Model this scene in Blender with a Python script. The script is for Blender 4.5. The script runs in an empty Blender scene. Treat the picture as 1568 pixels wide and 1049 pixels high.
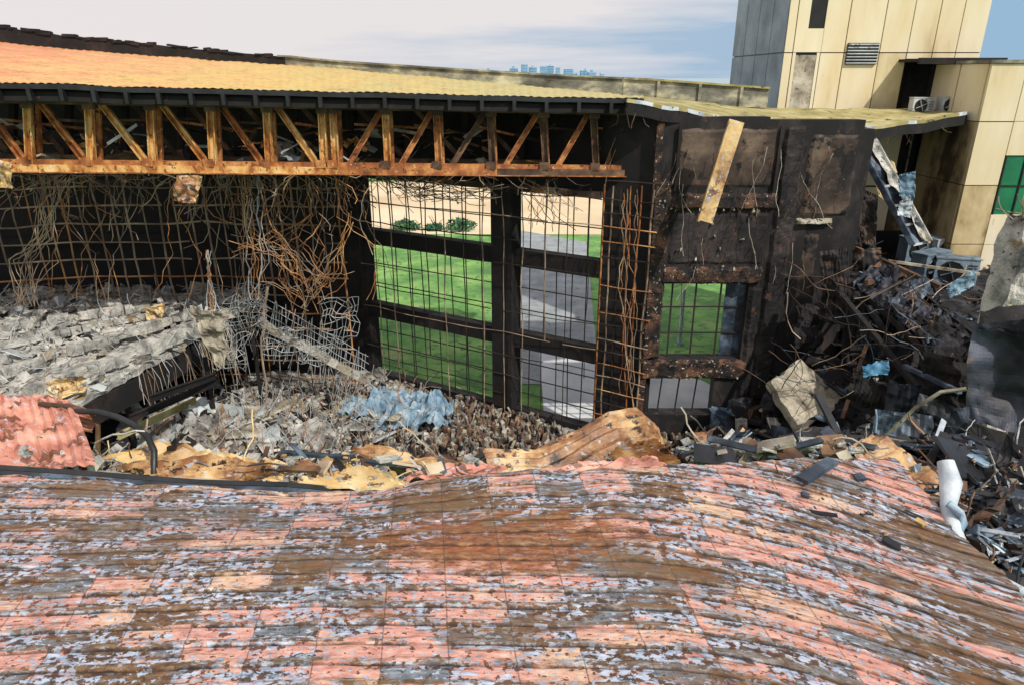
import bpy, math, random
from mathutils import Vector, Matrix, Euler, noise
random.seed(11)
S=bpy.context.scene
# ---------------------------------------------------------------- image pixels to world
# image pixel coordinates are projected through the camera onto chosen planes (metres)
PT=math.radians(21); F=1060.0; CAM=Vector((0,0,15)); sp,cp=math.sin(PT),math.cos(PT)
def ray(px,py):
    a=px-784; b=524.5-py
    return Vector((a,F*cp+b*sp,-F*sp+b*cp))
def oy(px,py,Y):
    r=ray(px,py); return CAM+r*(Y/r.y)
def oz(px,py,Z):
    r=ray(px,py); return CAM+r*((Z-15)/r.z)
def lerp(a,b,t): return a+(b-a)*t
def interp(x,pts):
    if x<=pts[0][0]: return pts[0][1]
    for (a,b),(c,d) in zip(pts,pts[1:]):
        if x<=c: return lerp(b,d,(x-a)/(c-a))
    return pts[-1][1]
def sm(t): t=max(0,min(1,t)); return t*t*(3-2*t)
def U(a,b): return random.uniform(a,b)
def nz(x,y,z=0): return noise.noise(Vector((x,y,z)))
# ---------------------------------------------------------------- materials
def c(r,g,b,k=0.8):
    f=lambda v:((v/255)/12.92 if v/255<=0.04045 else ((v/255+0.055)/1.055)**2.4)*k
    return (f(r),f(g),f(b),1)
def newmat(name):
    m=bpy.data.materials.new(name); m.use_nodes=True
    nt=m.node_tree; b=nt.nodes['Principled BSDF']; return m,nt,b
def N(nt,t,**kw):
    n=nt.nodes.new(t)
    for k,v in kw.items(): setattr(n,k,v)
    return n
def ramp(nt,fac,stops,interp='LINEAR'):
    r=N(nt,'ShaderNodeValToRGB'); r.color_ramp.interpolation=interp
    e=r.color_ramp.elements
    while len(e)<len(stops): e.new(0.5)
    for i,(p,col) in enumerate(stops): e[i].position=p; e[i].color=col
    nt.links.new(fac,r.inputs[0]); return r.outputs[0]
def noisetex(nt,vec,scale,detail=5,rough=0.6):
    n=N(nt,'ShaderNodeTexNoise'); n.inputs['Scale'].default_value=scale
    n.inputs['Detail'].default_value=detail; n.inputs['Roughness'].default_value=rough
    nt.links.new(vec,n.inputs['Vector']); return n.outputs['Fac']
def mix(nt,fac,a,b,mode='MIX'):
    n=N(nt,'ShaderNodeMix'); n.data_type='RGBA'; n.blend_type=mode
    if isinstance(fac,float): n.inputs[0].default_value=fac
    else: nt.links.new(fac,n.inputs[0])
    for v,i in ((a,6),(b,7)):
        if isinstance(v,tuple): n.inputs[i].default_value=v
        else: nt.links.new(v,n.inputs[i])
    return n.outputs[2]
def math_(nt,op,a,b=None):
    n=N(nt,'ShaderNodeMath'); n.operation=op
    for v,i in ((a,0),(b,1)):
        if v is None: continue
        if isinstance(v,(float,int)): n.inputs[i].default_value=v
        else: nt.links.new(v,n.inputs[i])
    return n.outputs[0]
def M(name,stops,scale=2,rough=0.85,bump=0.4,metal=0.0,stretch=(1,1,1),spots=None,bscale=None,bdist=0.03):
    m,nt,b=newmat(name)
    g=N(nt,'ShaderNodeNewGeometry'); mp=N(nt,'ShaderNodeMapping'); mp.inputs['Scale'].default_value=stretch
    nt.links.new(g.outputs['Position'],mp.inputs[0]); v=mp.outputs[0]
    col=ramp(nt,noisetex(nt,v,scale),stops)
    for sc,th,cl in (spots or []):
        f=ramp(nt,noisetex(nt,v,sc,5,0.65),[(th,(0,0,0,1)),(th+0.05,(1,1,1,1))])
        col=mix(nt,f,col,cl)
    nt.links.new(col,b.inputs['Base Color'])
    b.inputs['Roughness'].default_value=rough; b.inputs['Metallic'].default_value=metal
    if bump:
        bp=N(nt,'ShaderNodeBump'); bp.inputs['Strength'].default_value=bump; bp.inputs['Distance'].default_value=bdist
        nt.links.new(noisetex(nt,v,bscale or scale*6,4,0.7),bp.inputs['Height']); nt.links.new(bp.outputs[0],b.inputs['Normal'])
    return m
char=M('charred',[(0.3,c(11,11,13)),(0.55,c(26,23,25)),(0.75,c(58,44,40))],1.2,spots=[(3,0.67,c(100,68,50))])
soot=M('black_soot',[(0.3,c(9,8,10)),(0.5,c(24,22,25)),(0.68,c(66,58,58))],0.9,spots=[(2.2,0.61,c(84,60,50)),(9,0.69,c(170,160,152))],stretch=(1,1,.6))
navy=M('burnt_navy_sheet',[(0.3,c(14,16,24)),(0.5,c(34,38,52)),(0.7,c(74,82,102))],1.0,0.6,spots=[(4,0.64,c(90,70,58))])
charb=M('sooted_brown_wall',[(0.32,c(26,23,24)),(0.5,c(76,62,54)),(0.68,c(126,108,92))],0.7,spots=[(1.1,0.53,c(20,18,20)),(8,0.68,c(180,165,150)),(3,.62,c(104,70,52))])
spall=M('spalled_concrete',[(0.3,c(22,18,18)),(0.5,c(66,46,36)),(0.66,c(124,88,66))],1.8,spots=[(2.2,0.5,c(20,18,20)),(8,0.62,c(206,194,180))],bump=0.9,bdist=0.05)
cream=M('rusted_cream_paint',[(0.25,c(104,62,32)),(0.40,c(192,122,60)),(0.52,c(238,186,112)),(0.72,c(248,222,166))],1.8,0.5,spots=[(5,0.58,c(146,78,36)),(12,0.61,c(72,44,30))],stretch=(1.4,1.4,.7),bump=.6)
rust=M('orange_rust',[(0.3,c(84,48,26)),(0.5,c(170,100,52)),(0.7,c(228,168,100))],1.8,0.7,spots=[(5,0.59,c(56,38,28)),(9,.62,c(236,206,156))])
rustd=M('dark_rust',[(0.3,c(40,30,26)),(0.5,c(88,62,46)),(0.7,c(150,114,82))],1.4,0.7)
stub=M('burnt_stub',[(0.3,c(60,46,40)),(0.5,c(116,90,74)),(0.7,c(180,158,134))],2.4,0.8)
wire=M('burnt_wire',[(0.3,c(106,92,80)),(0.5,c(156,136,116)),(0.7,c(220,200,170))],0.8,0.6,bump=0)
wirer=M('rusty_wire',[(0.3,c(116,74,44)),(0.5,c(186,126,74)),(0.7,c(238,196,134))],0.8,0.6,bump=0)
wireg=M('galvanised_wire',[(0.3,c(130,138,140)),(0.7,c(222,228,230))],0.8,0.5,bump=0)
wired=M('black_bar',[(0.3,c(18,17,18)),(0.7,c(62,52,46))],0.8,0.6,bump=0)
conc=M('broken_concrete',[(0.25,c(90,90,88)),(0.42,c(165,166,162)),(0.58,c(222,220,212)),(0.8,c(248,246,240))],1.8,0.95,bump=1,bdist=0.08,spots=[(5,0.62,c(70,64,58)),(1.1,0.6,c(160,138,100))])
tan=M('tan_concrete',[(0.3,c(100,94,84)),(0.5,c(168,160,142)),(0.7,c(218,212,194))],1.6,0.9,spots=[(4,0.58,c(84,78,70))],bump=0.7)
ash=M('ash_ground',[(0.3,c(60,58,56)),(0.45,c(126,122,118)),(0.6,c(194,194,190)),(0.8,c(236,236,232))],1.3,0.95,bump=1,bdist=0.1,spots=[(3,0.6,c(84,62,50))])
dark=M('soot_ground',[(0.3,c(10,10,13)),(0.5,c(30,30,34)),(0.72,c(90,90,98))],1.5,0.95,bump=1,bdist=0.12)
blue=M('blue_tarp',[(0.3,c(70,100,122)),(0.5,c(122,156,180)),(0.7,c(190,210,224))],2,0.55,bump=0.5,spots=[(4,.64,c(70,66,62))])
blued=M('blue_grey_metal',[(0.3,c(22,28,38)),(0.5,c(52,64,80)),(0.7,c(110,130,152))],1.6,0.5,bump=0.4,spots=[(5,.6,c(70,52,42))])
sky_b=M('bright_blue_scrap',[(0.3,c(30,90,135)),(0.7,c(100,165,205))],2,0.5)
white=M('white_scrap',[(0.3,c(150,164,180)),(0.6,c(226,236,244))],2,0.6,spots=[(3,0.6,c(110,112,116))])
yel=M('yellow_sheet',[(0.3,c(150,108,66)),(0.5,c(226,192,130)),(0.7,c(246,230,186))],1.4,0.45,spots=[(3,0.55,c(112,74,48)),(6,0.58,c(176,188,200))],bump=.5)
brn=M('brown_sheet',[(0.3,c(84,54,34)),(0.48,c(156,108,68)),(0.62,c(222,186,132)),(.75,c(236,212,170))],1.8,0.45,spots=[(4,0.56,c(58,42,36)),(7,.60,c(184,186,188))],bump=.5)
pink=M('pink_sheet',[(0.3,c(150,96,82)),(0.5,c(216,146,126)),(0.7,c(240,196,174))],1.6,0.45,spots=[(3,0.55,c(126,80,58)),(7,0.59,c(190,198,212))],stretch=(1,2,1),bump=.5)
blk=M('black_steel',[(0.3,c(12,12,14)),(0.7,c(46,48,54))],2,0.45,bump=0.2)
olive=M('weathered_roofing',[(0.3,c(110,100,60)),(0.5,c(170,160,105)),(0.7,c(205,195,150))],0.8,0.8,spots=[(2,0.6,c(60,55,45))])
coping=M('stained_coping',[(0.3,c(60,62,60)),(0.5,c(130,130,118)),(0.7,c(215,210,180))],0.9,0.9,stretch=(1,1,2))
panel=M('cream_panel',[(0.25,c(190,166,120)),(0.42,c(236,218,176)),(0.7,c(250,242,216))],0.35,0.5,bump=0.08,stretch=(1.6,1.6,0.4),spots=[(1.2,.68,c(200,186,154))])
panels=M('sooted_panel',[(0.32,c(30,26,24)),(0.45,c(96,80,58)),(0.55,c(196,174,128)),(0.75,c(240,226,185))],0.4,0.6,bump=0.1,stretch=(1.2,1.2,0.6))
recess=M('burnt_recess',[(0.35,c(24,22,22)),(0.55,c(66,56,46)),(0.75,c(150,130,96))],0.5,0.7,bump=0.1)
panel_shade=M('shaded_panel',[(0.3,c(66,84,100)),(0.5,c(108,130,148)),(0.7,c(150,170,184))],0.5,0.4,bump=0.08)  # tower's shaded side: blue-grey shade put into the cladding colour
grass=M('grass',[(0.3,c(80,122,70)),(0.45,c(104,156,80)),(0.6,c(136,182,96)),(0.75,c(164,200,122))],0.35,0.95,spots=[(1.6,0.54,c(86,132,74)),(.22,.58,c(150,172,108)),(5,.62,c(150,186,110))],bump=0.6,bscale=6)
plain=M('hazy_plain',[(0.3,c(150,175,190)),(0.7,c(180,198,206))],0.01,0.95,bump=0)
sand=M('sand',[(0.3,c(205,182,148)),(0.5,c(234,212,176)),(0.7,c(250,236,208))],0.05,0.95,bump=0)
road=M('asphalt',[(0.3,c(126,134,138)),(0.7,c(176,184,188))],0.6,0.9,bump=0.1,spots=[(1.5,.6,c(112,118,122))])
pave=M('pale_pavement',[(0.3,c(195,205,215)),(0.7,c(245,248,250))],0.4,0.9,bump=0.1)
leaf=M('foliage',[(0.3,c(40,82,66)),(0.5,c(70,120,84)),(0.7,c(110,155,100))],0.9,0.9,bump=0)
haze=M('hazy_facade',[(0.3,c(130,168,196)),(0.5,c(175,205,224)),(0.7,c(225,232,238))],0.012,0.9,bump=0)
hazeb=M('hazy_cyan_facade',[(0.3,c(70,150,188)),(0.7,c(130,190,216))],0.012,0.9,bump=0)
green=M('green_glass',[(0.3,c(20,100,70)),(0.7,c(44,140,98))],0.8,0.3,bump=0)
dglass=M('dark_opening',[(0.3,c(10,10,12)),(0.7,c(34,32,32))],1,0.4,bump=0)
acw=M('ac_casing',[(0.3,c(130,140,146)),(0.6,c(205,212,216))],1.2,0.5,spots=[(3,0.6,c(70,66,62))])
acb=M('sooted_casing',[(0.3,c(66,82,98)),(0.6,c(140,160,176))],1.2,0.5,spots=[(3,0.6,c(40,40,44))])
roofy,nt,b=newmat('orange_roofing')
g=N(nt,'ShaderNodeNewGeometry'); sx=N(nt,'ShaderNodeSeparateXYZ'); nt.links.new(g.outputs['Position'],sx.inputs[0])
mpg=N(nt,'ShaderNodeMapping'); mpg.inputs['Scale'].default_value=(.5,1.6,1); nt.links.new(g.outputs['Position'],mpg.inputs[0])
n1=noisetex(nt,mpg.outputs[0],1.2); n2=noisetex(nt,mpg.outputs[0],4)
t_=math_(nt,'ADD',math_(nt,'MULTIPLY',math_(nt,'ADD',sx.outputs[0],24.0),.036),math_(nt,'MULTIPLY',math_(nt,'SUBTRACT',n1,.5),1.2))
col=ramp(nt,t_,[(.1,c(226,146,104)),(.35,c(232,180,118)),(.55,c(224,192,112)),(.85,c(196,188,128))])
col=mix(nt,ramp(nt,n2,[(.52,(0,0,0,1)),(.64,(.75,.75,.75,1))]),col,c(166,124,80))
nt.links.new(col,b.inputs['Base Color']); b.inputs['Roughness'].default_value=.65
# ---------------------------------------------------------------- mesh builder
class MB:
    def __init__(s,name,mats): s.n=name; s.m=mats; s.v=[]; s.f=[]; s.i=[]; s.smooth=False
    def raw(s,vs,fs,mi=0):
        o=len(s.v); s.v+= [tuple(v) for v in vs]; s.f+=[tuple(o+k for k in f) for f in fs]; s.i+=[mi]*len(fs)
    def box(s,ctr,size,rot=None,mi=0,jit=0):
        R=rot.to_matrix() if rot is not None else Matrix.Identity(3)
        ctr=Vector(ctr); vs=[]
        for x in (-.5,.5):
            for y in (-.5,.5):
                for z in (-.5,.5):
                    p=Vector((x*size[0],y*size[1],z*size[2]))
                    if jit: p+=Vector((U(-jit,jit)*size[0],U(-jit,jit)*size[1],U(-jit,jit)*size[2]))
                    vs.append(ctr+R@p)
        s.raw(vs,[(0,1,3,2),(4,6,7,5),(0,4,5,1),(2,3,7,6),(0,2,6,4),(1,5,7,3)],mi)
    def bb(s,x0,x1,y0,y1,z0,z1,mi=0):
        s.box(((x0+x1)/2,(y0+y1)/2,(z0+z1)/2),(abs(x1-x0),abs(y1-y0),abs(z1-z0)),None,mi)
    def beam(s,p0,p1,w,h,mi=0,up=Vector((0,0,1))):
        p0=Vector(p0);p1=Vector(p1);d=(p1-p0)
        if d.length<1e-5: return
        d.normalize(); 
        if abs(d.dot(up))>0.98: up=Vector((0,1,0))
        a=d.cross(up).normalized(); b=a.cross(d).normalized()
        vs=[]
        for p in (p0,p1):
            for k,l in ((-1,-1),(1,-1),(1,1),(-1,1)): vs.append(p+a*k*w/2+b*l*h/2)
        s.raw(vs,[(3,2,1,0),(4,5,6,7),(0,1,5,4),(1,2,6,5),(2,3,7,6),(3,0,4,7)],mi)
    def ibeam(s,p0,p1,w,h,mi=0):
        p0=Vector(p0);p1=Vector(p1); z=Vector((0,0,h/2))
        s.beam(p0+z,p1+z,w,h*0.14,mi); s.beam(p0-z,p1-z,w,h*0.14,mi); s.beam(p0,p1,w*0.16,h*0.87,mi)
    def chan(s,p0,p1,w,d,mi=0):
        # steel channel standing in the truss plane: web plate + two flanges
        p0=Vector(p0);p1=Vector(p1); ax=(p1-p0).normalized(); side=ax.cross(Vector((0,1,0))).normalized()
        t=.03; Y=Vector((0,1,0))
        def pl(o,sw,sd):
            vs=[]
            for p in (p0,p1):
                for k,l in ((-1,-1),(1,-1),(1,1),(-1,1)): vs.append(p+o+side*k*sw/2+Y*l*sd/2)
            s.raw(vs,[(3,2,1,0),(4,5,6,7),(0,1,5,4),(1,2,6,5),(2,3,7,6),(3,0,4,7)],mi)
        pl(Y*(d/2-t/2),w-2*t-.004,t); pl(side*(w/2-t/2),t,d); pl(-side*(w/2-t/2),t,d)
    def tube(s,pts,r,n=5,mi=0):
        pts=[Vector(p) for p in pts]; vs=[]; fs=[]; L=len(pts)
        for i,p in enumerate(pts):
            d=(pts[min(i+1,L-1)]-pts[max(i-1,0)])
            d=d.normalized() if d.length>1e-6 else Vector((0,0,1))
            up=Vector((0,0,1)) if abs(d.z)<0.9 else Vector((0,1,0))
            a=d.cross(up).normalized(); b=a.cross(d)
            rr=r[i] if isinstance(r,list) else r
            for k in range(n):
                t=2*math.pi*k/n; vs.append(p+(a*math.cos(t)+b*math.sin(t))*rr)
        for i in range(L-1):
            for k in range(n):
                k2=(k+1)%n; fs.append((i*n+k,i*n+k2,(i+1)*n+k2,(i+1)*n+k))
        s.raw(vs,fs,mi)
    def grid(s,fn,nu,nv,mi=0,skip=None):
        vs=[fn(i/nu,j/nv) for j in range(nv+1) for i in range(nu+1)]
        fs=[]
        for j in range(nv):
            for i in range(nu):
                if skip and skip(i/nu,j/nv): continue
                a=j*(nu+1)+i; fs.append((a,a+1,a+nu+2,a+nu+1))
        s.raw(vs,fs,mi)
    def sheet(s,c4,nu=24,nv=16,bumpy=0.08,freq=1.5,cor=0.0,ncor=12,mi=0,bulge=0,ax=0):
        A,B,C,D=[Vector(p) for p in c4]; nrm=(B-A).cross(D-A).normalized(); sd=U(0,99)
        def fn(u,v):
            p=A.lerp(B,u).lerp(D.lerp(C,u),v)
            e=0.07*nz(u*9+sd,v*9,3)*(1 if min(u,1-u,v,1-v)<0.08 else 0)
            q=v if ax else u
            h=bumpy*noise.noise(p*freq+Vector((sd,0,0)))+bumpy*0.4*noise.noise(p*freq*3.1+Vector((0,sd,0)))
            h+=cor*(abs(((q*ncor)%1)-0.5)*2-0.5)+bulge*math.sin(math.pi*u)*math.sin(math.pi*v)
            return p+nrm*(h+e)
        s.grid(fn,nu,nv,mi)
    def chunk(s,ctr,size,mi=0):
        R=Euler((U(0,6),U(0,6),U(0,6))).to_matrix(); ctr=Vector(ctr)
        b=[(-1,-1,-.6),(1,-.8,-.7),(.8,1,-.6),(-1,.9,-.7),(-.7,-.8,.6),(.9,-.7,.7),(.6,.8,.8),(-.8,.6,.5)]
        vs=[ctr+R@Vector(((x+U(-.35,.35))*size[0]/2,(y+U(-.35,.35))*size[1]/2,(z+U(-.3,.3))*size[2]/2)) for x,y,z in b]
        s.raw(vs,[(3,2,1,0),(4,5,6,7),(0,1,5,4),(1,2,6,5),(2,3,7,6),(3,0,4,7)],mi)
    def done(s,parent=None,name=None):
        me=bpy.data.meshes.new(name or s.n); me.from_pydata(s.v,[],s.f)
        for m in s.m: me.materials.append(m)
        me.polygons.foreach_set('material_index',s.i)
        if s.smooth: me.polygons.foreach_set('use_smooth',[True]*len(s.f))
        me.update(); ob=bpy.data.objects.new(name or s.n,me); S.collection.objects.link(ob)
        if parent: ob.parent=parent
        return ob
def empty(name):
    e=bpy.data.objects.new(name,None); S.collection.objects.link(e); return e
def walk(p,n,step,dirv,wob,grav=0):
    p=Vector(p); d=Vector(dirv).normalized(); out=[p.copy()]
    for i in range(n):
        d=(d+Vector((U(-wob,wob),U(-wob,wob)*0.6,U(-wob,wob)-grav))).normalized(); p=p+d*step; out.append(p.copy())
    return out
def scatter(mb,n,pos,smin,smax,mats,kinds='ppccrs'):
    for _ in range(n):
        p=pos(); k=random.choice(kinds); mi=random.choice(mats); s=lerp(smin,smax,random.random()**1.6)
        if k=='p': mb.box(p,(s*U(.8,2.4),s*U(.12,.3),s*U(.04,.12)),Euler((U(-.5,.5),U(-.6,.6),U(0,6.3))),mi,0.06)
        elif k=='f': mb.box(p,(s*U(.7,1.6),s*U(.5,1.1),.03+s*.03),Euler((U(-.5,.5),U(-.5,.5),U(0,6.3))),mi,0.09)
        elif k=='c': mb.chunk(p,(s*U(.3,.9),s*U(.3,.8),s*U(.2,.6)),mi)
        elif k=='r': mb.tube(walk(p,random.randint(3,7),s*0.35,(U(-1,1),U(-1,1),U(-.2,.8)),0.5),s*0.02+0.006,4,mi)
        elif k=='s':
            a=Vector(p); u=Vector((U(-1,1),U(-1,1),U(-.5,.5))).normalized()*s; w=Vector((U(-1,1),U(-1,1),U(-.6,.6))).normalized()*s*U(.4,1)
            mb.sheet((a,a+u,a+u+w,a+w),6,5,s*0.3,2.5/s,0,1,mi)
# ---------------------------------------------------------------- ground and outside
mb=MB('ground',[grass]); mb.grid(lambda u,v:Vector((lerp(-4000,4000,u),lerp(-300,6000,v),0)),8,8); mb.done()
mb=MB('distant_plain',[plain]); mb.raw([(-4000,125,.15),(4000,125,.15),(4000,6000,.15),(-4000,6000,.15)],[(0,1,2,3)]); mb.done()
mb=MB('sand_field',[sand]); mb.raw([(-200,72,.02),(300,66,.02),(300,105,.02),(-200,108,.02)],[(0,1,2,3)]); mb.done()
mb=MB('road',[road,pave]); mb.raw([(0.4,33,.03),(4.6,33,.03),(7.2,66,.03),(0.3,72,.03)],[(0,1,2,3)])
mb.bb(.2,.35,33,66,0,.14,1); mb.done()
mb=MB('pavement',[pave]); mb.raw([(1.5,27.5,.04),(14,26,.04),(10,33.5,.04),(1.6,38,.04)],[(0,1,2,3)]); mb.done()
mb=MB('distant_tree_line',[leaf])
for i in range(3600):
    x=U(-90,110); y=U(106,118); h=6+3.5*nz(x*.12,y*.1); z=U(0,1)**.7*h
    s=U(.5,1.2); p=Vector((x,y,z)); a=Vector((U(-1,1),U(-1,1),U(-1,1)))*s; b=Vector((U(-1,1),U(-1,1),U(-1,1)))*s
    mb.raw([p-a,p+b,p+a,p-b],[(0,1,2,3)])
mb.done()
for (px,py,w) in ((622,352,1.8),(705,353,2.2),(665,353,1.2)):
    base_=oz(px,py,0); t=MB('shrub',[leaf,rustd])
    for k in range(5): t.tube(walk(base_,4,0.4,(U(-.6,.6),U(-.6,.6),1),.3),[.09,.07,.05,.03,.015],5,1)
    for i in range(420):
        a=U(0,6.28); r=U(0,1)**.5*w*.7; h=U(0.05,1)*w*.6*(1-.5*(r/w))
        p=base_+Vector((math.cos(a)*r*U(.7,1.3),math.sin(a)*r,h)); s=U(.1,.24)
        q=Vector((U(-1,1),U(-1,1),U(-1,1)))*s; b=Vector((U(-1,1),U(-1,1),U(-1,1)))*s
        t.raw([p-q,p+b,p+q,p-b],[(0,1,2,3)],0)
    t.done()
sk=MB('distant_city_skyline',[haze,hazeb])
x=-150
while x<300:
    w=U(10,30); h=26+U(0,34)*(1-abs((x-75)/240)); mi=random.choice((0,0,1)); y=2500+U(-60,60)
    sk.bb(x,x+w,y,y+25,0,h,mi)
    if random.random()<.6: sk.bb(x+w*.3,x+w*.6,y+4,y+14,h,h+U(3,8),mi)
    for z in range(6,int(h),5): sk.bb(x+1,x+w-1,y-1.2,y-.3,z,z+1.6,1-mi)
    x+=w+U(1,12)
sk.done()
tp=MB('white_pole',[white]); b=oz(1040,528,0); tp.tube([b,b+Vector((0,0,2.6)),b+Vector((0,0,3.4))],[.13,.11,.09],8); tp.tube([b,b+Vector((0,0,.12))],.28,8); tp.done()
# ---------------------------------------------------------------- curved outer wall
A=Vector((-7,32.3,0)); C=Vector((5.3,25,0)); dAC=(C-A).normalized(); nAC=Vector((-dAC.y,dAC.x,0))
if nAC.y<0: nAC=-nAC
def wx(x): t=(x-A.x)/(C.x-A.x); return A.lerp(C,t)
def wbox(mb,x0,x1,z0,z1,off=0.0,th=0.5,mi=0):
    a=wx(x0)-nAC*off; b=wx(x1)-nAC*off; o=nAC*th
    vs=[Vector((p.x,p.y,z)) for z in (z0,z1) for p in (a,b,b+o,a+o)]
    mb.raw(vs,[(3,2,1,0),(4,5,6,7),(0,1,5,4),(1,2,6,5),(2,3,7,6),(3,0,4,7)],mi)
wallE=empty('burnt_outer_wall')
w=MB('window_bay_wall',[char,charb])
wbox(w,-6.9,3.4,10.9,14.0)
for z0,z1 in ((7.65,8.35),(4.05,4.75),(0,1.1)): wbox(w,-6.9,3.4,z0,z1,0.08)
wbox(w,-.75,.1,1.1,10.9,0.25,.8); wbox(w,-7.3,-6.9,0,13.9,0.2,.7)
wbox(w,3.4,5.3,0,13.9,0,.5)
wbox(w,-6.9,3.4,10.75,11.0,.3,.3,1)
w.done(wallE)
LP=[(-30,29.5),(-25,31.3),(-19,32.7),(-13,33.0),(-7.2,32.35)]
w=MB('solid_wall',[char])
for (a,b),(d,e) in zip(LP,LP[1:]):
    vs=[(a,b,0),(d,e,0),(d,e+.5,0),(a,b+.5,0),(a,b,14.6),(d,e,14.6),(d,e+.5,14.6),(a,b+.5,14.6)]
    w.raw(vs,[(3,2,1,0),(4,5,6,7),(0,1,5,4),(1,2,6,5),(2,3,7,6),(3,0,4,7)])
for z in (4.2,7.8,10.9):
    for (a,b),(d,e) in zip(LP,LP[1:]): w.beam((a,b-.06,z),(d,e-.06,z),.3,.45)
w.done(wallE)
g=MB('window_mullions',[wired,wireg])
for x0,x1,n in ((-6.9,-.75,9),(.1,3.4,6)):
    for z0,z1,m in ((1.1,4.05,4),(4.75,7.65,3),(8.35,10.75,2)):
        for i in range(1,n):
            x=lerp(x0,x1,i/n)+U(-.04,.04); p=wx(x)+nAC*.2
            g.beam(Vector((p.x,p.y,z0)),Vector((p.x+U(-.05,.05),p.y,z1)),.045,.045,0)
        for j in range(1,m):
            z=lerp(z0,z1,j/m); a=wx(x0)+nAC*.2; b=wx(x1)+nAC*.2
            g.beam((a.x,a.y,z),(b.x,b.y,z),.04,.04,0)
g.done(wallE)
gr=MB('rebar_lattice',[wire,wirer,wired,rust])
def lattice(path,z0,z1,dv,dz,mats,miss,r,off):
    L=[0]
    for a,b in zip(path,path[1:]): L.append(L[-1]+(Vector(b)-Vector(a)).length)
    def at(s):
        s=max(0,min(L[-1]-1e-4,s))
        for i in range(len(L)-1):
            if s<=L[i+1]:
                t=(s-L[i])/(L[i+1]-L[i]); p=Vector(path[i]).lerp(Vector(path[i+1]),t); return Vector((p.x,p.y-off,0))
    n=int(L[-1]/dv)
    for i in range(n+1):
        pts=[]; s0=i*dv+U(-.05,.05); mi=random.choice(mats)
        zt=z1-U(0,.3); zb=z0+(U(0,5) if random.random()<miss else 0)
        k=int((zt-zb)/.6)+1
        for j in range(k+1):
            z=lerp(zb,zt,j/k); p=at(s0+.1*nz(z*.5,i*.9)); p.z=z; p.y-=.15*abs(nz(i,z)); pts.append(p)
        gr.tube(pts,r*U(.8,1.3),4,mi)
    m=int((z1-z0)/dz)
    for j in range(1,m+1):
        z=z0+j*dz+U(-.06,.06); mi=random.choice(mats); s=0
        while s<L[-1]:
            seg=U(3,9); pts=[]; 
            for k in range(int(seg/.7)+1):
                q=min(s+k*.7,L[-1]); p=at(q); p.z=z+.12*nz(q*.5,j*3.1); p.y-=.05; pts.append(p)
                if q>=L[-1]: break
            if random.random()>miss*.3 and len(pts)>1: gr.tube(pts,r*U(.7,1.2),4,mi)
            s+=seg
lattice(LP,1,11.3,.66,.8,[0,0,0,1],.2,.036,2.8)
lattice([(-7,31.8),(3.3,26.0)],1,11.2,.95,.98,[2,2,0,2],.3,.022,.45)
lattice([(3.4,26.1),(5.2,25.05)],1.5,11.4,.36,.55,[1,2,2,0,3],.3,.026,.35)
gr.done(wallE)
# ---------------------------------------------------------------- truss
trE=empty('roof_truss')
def TP(px,top):
    Y=lerp(22.3,26,px/985); 
    return oy(px,(lerp(152,172,px/985) if top else lerp(258,266,px/985)),Y)
t=MB('chords',[rustd,cream,blk,rust])
for a,b in ((-160,200),(200,520),(520,760),(760,985)):
    t.beam(TP(a,0),TP(b,0),.34,.26,1 if b<=520 else (3 if b<=760 else 0))
    t.beam(TP(a,0)+Vector((0,-.17,-.1)),TP(b,0)+Vector((0,-.17,-.1)),.1,.03,3)
    t.beam(TP(a,0)+Vector((0,.02,.2)),TP(b,0)+Vector((0,.02,.2)),.2,.14,3)
    t.beam(TP(a,1),TP(b,1),.34,.24,0); t.beam(TP(a,1)+Vector((0,0,.3)),TP(b,1)+Vector((0,0,.3)),.5,.16,2)
t.done(trE)
t=MB('web_members',[cream,rust,rustd,blk])
vx=[-140,-50,44,138,232,324,410,494,512,592,670,752,833,910,968]
for i,px in enumerate(vx):
    mi=0 if px<520 and i%3 else (random.choice((0,1)) if px<700 else random.choice((2,0,1)))
    t.chan(TP(px-2,1),TP(px+3,0),.24,.16,mi); t.beam(TP(px+3,1)+Vector((0,.35,0)),TP(px+7,0)+Vector((0,.35,0)),.14,.1,1)
    if i<len(vx)-1 and not (px==494):
        nx=vx[i+1]
        if px<494: t.chan(TP(px+10,1)+Vector((0,.15,0)),TP(nx-4,0)+Vector((0,.15,0)),.2,.14,random.choice((0,0,1)))
        else: t.chan(TP(nx-6,1)+Vector((0,.15,0)),TP(px+16,0)+Vector((0,.15,0)),.19,.14,random.choice((0,1,2,1)))
    q=TP(px,0)+Vector((0,-.19,.24)); t.box(q,(.34,.03,.26),None,1 if px<520 else 2); q=TP(px,1)+Vector((0,-.19,-.12)); t.box(q,(.38,.03,.26),None,2)
t.done(trE)
t=MB('rear_truss',[rustd,char,rust])
o=Vector((0,2.0,0.1))
for px in range(-140,980,94):
    t.beam(TP(px,1)+o,TP(px,0)+o,.2,.2,1); t.beam(TP(px,1)+o,TP(px+94,0)+o,.16,.16,0)
    t.beam(TP(px,1),TP(px,1)+o,.16,.16,1); t.beam(TP(px+40,0),TP(px+40,0)+o*1.0,.14,.14,2)
    t.beam(TP(px+20,1)+Vector((0,.3,-.6)),TP(px+120,1)+Vector((0,1.8,-.9+U(-.3,.3))),.1,.08,random.choice((0,2)))
t.beam(TP(-150,1)+o,TP(980,1)+o,.25,.25,1); t.beam(TP(-150,0)+o,TP(980,0)+o,.25,.25,0); t.done(trE)
t=MB('truss_debris',[rustd,cream,tan,char,wireg])
def pos():
    px=U(-60,960); Y=lerp(22.3,26,px/985)+U(.3,4.5); p=oy(px,U(195,262),Y); return p
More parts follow.
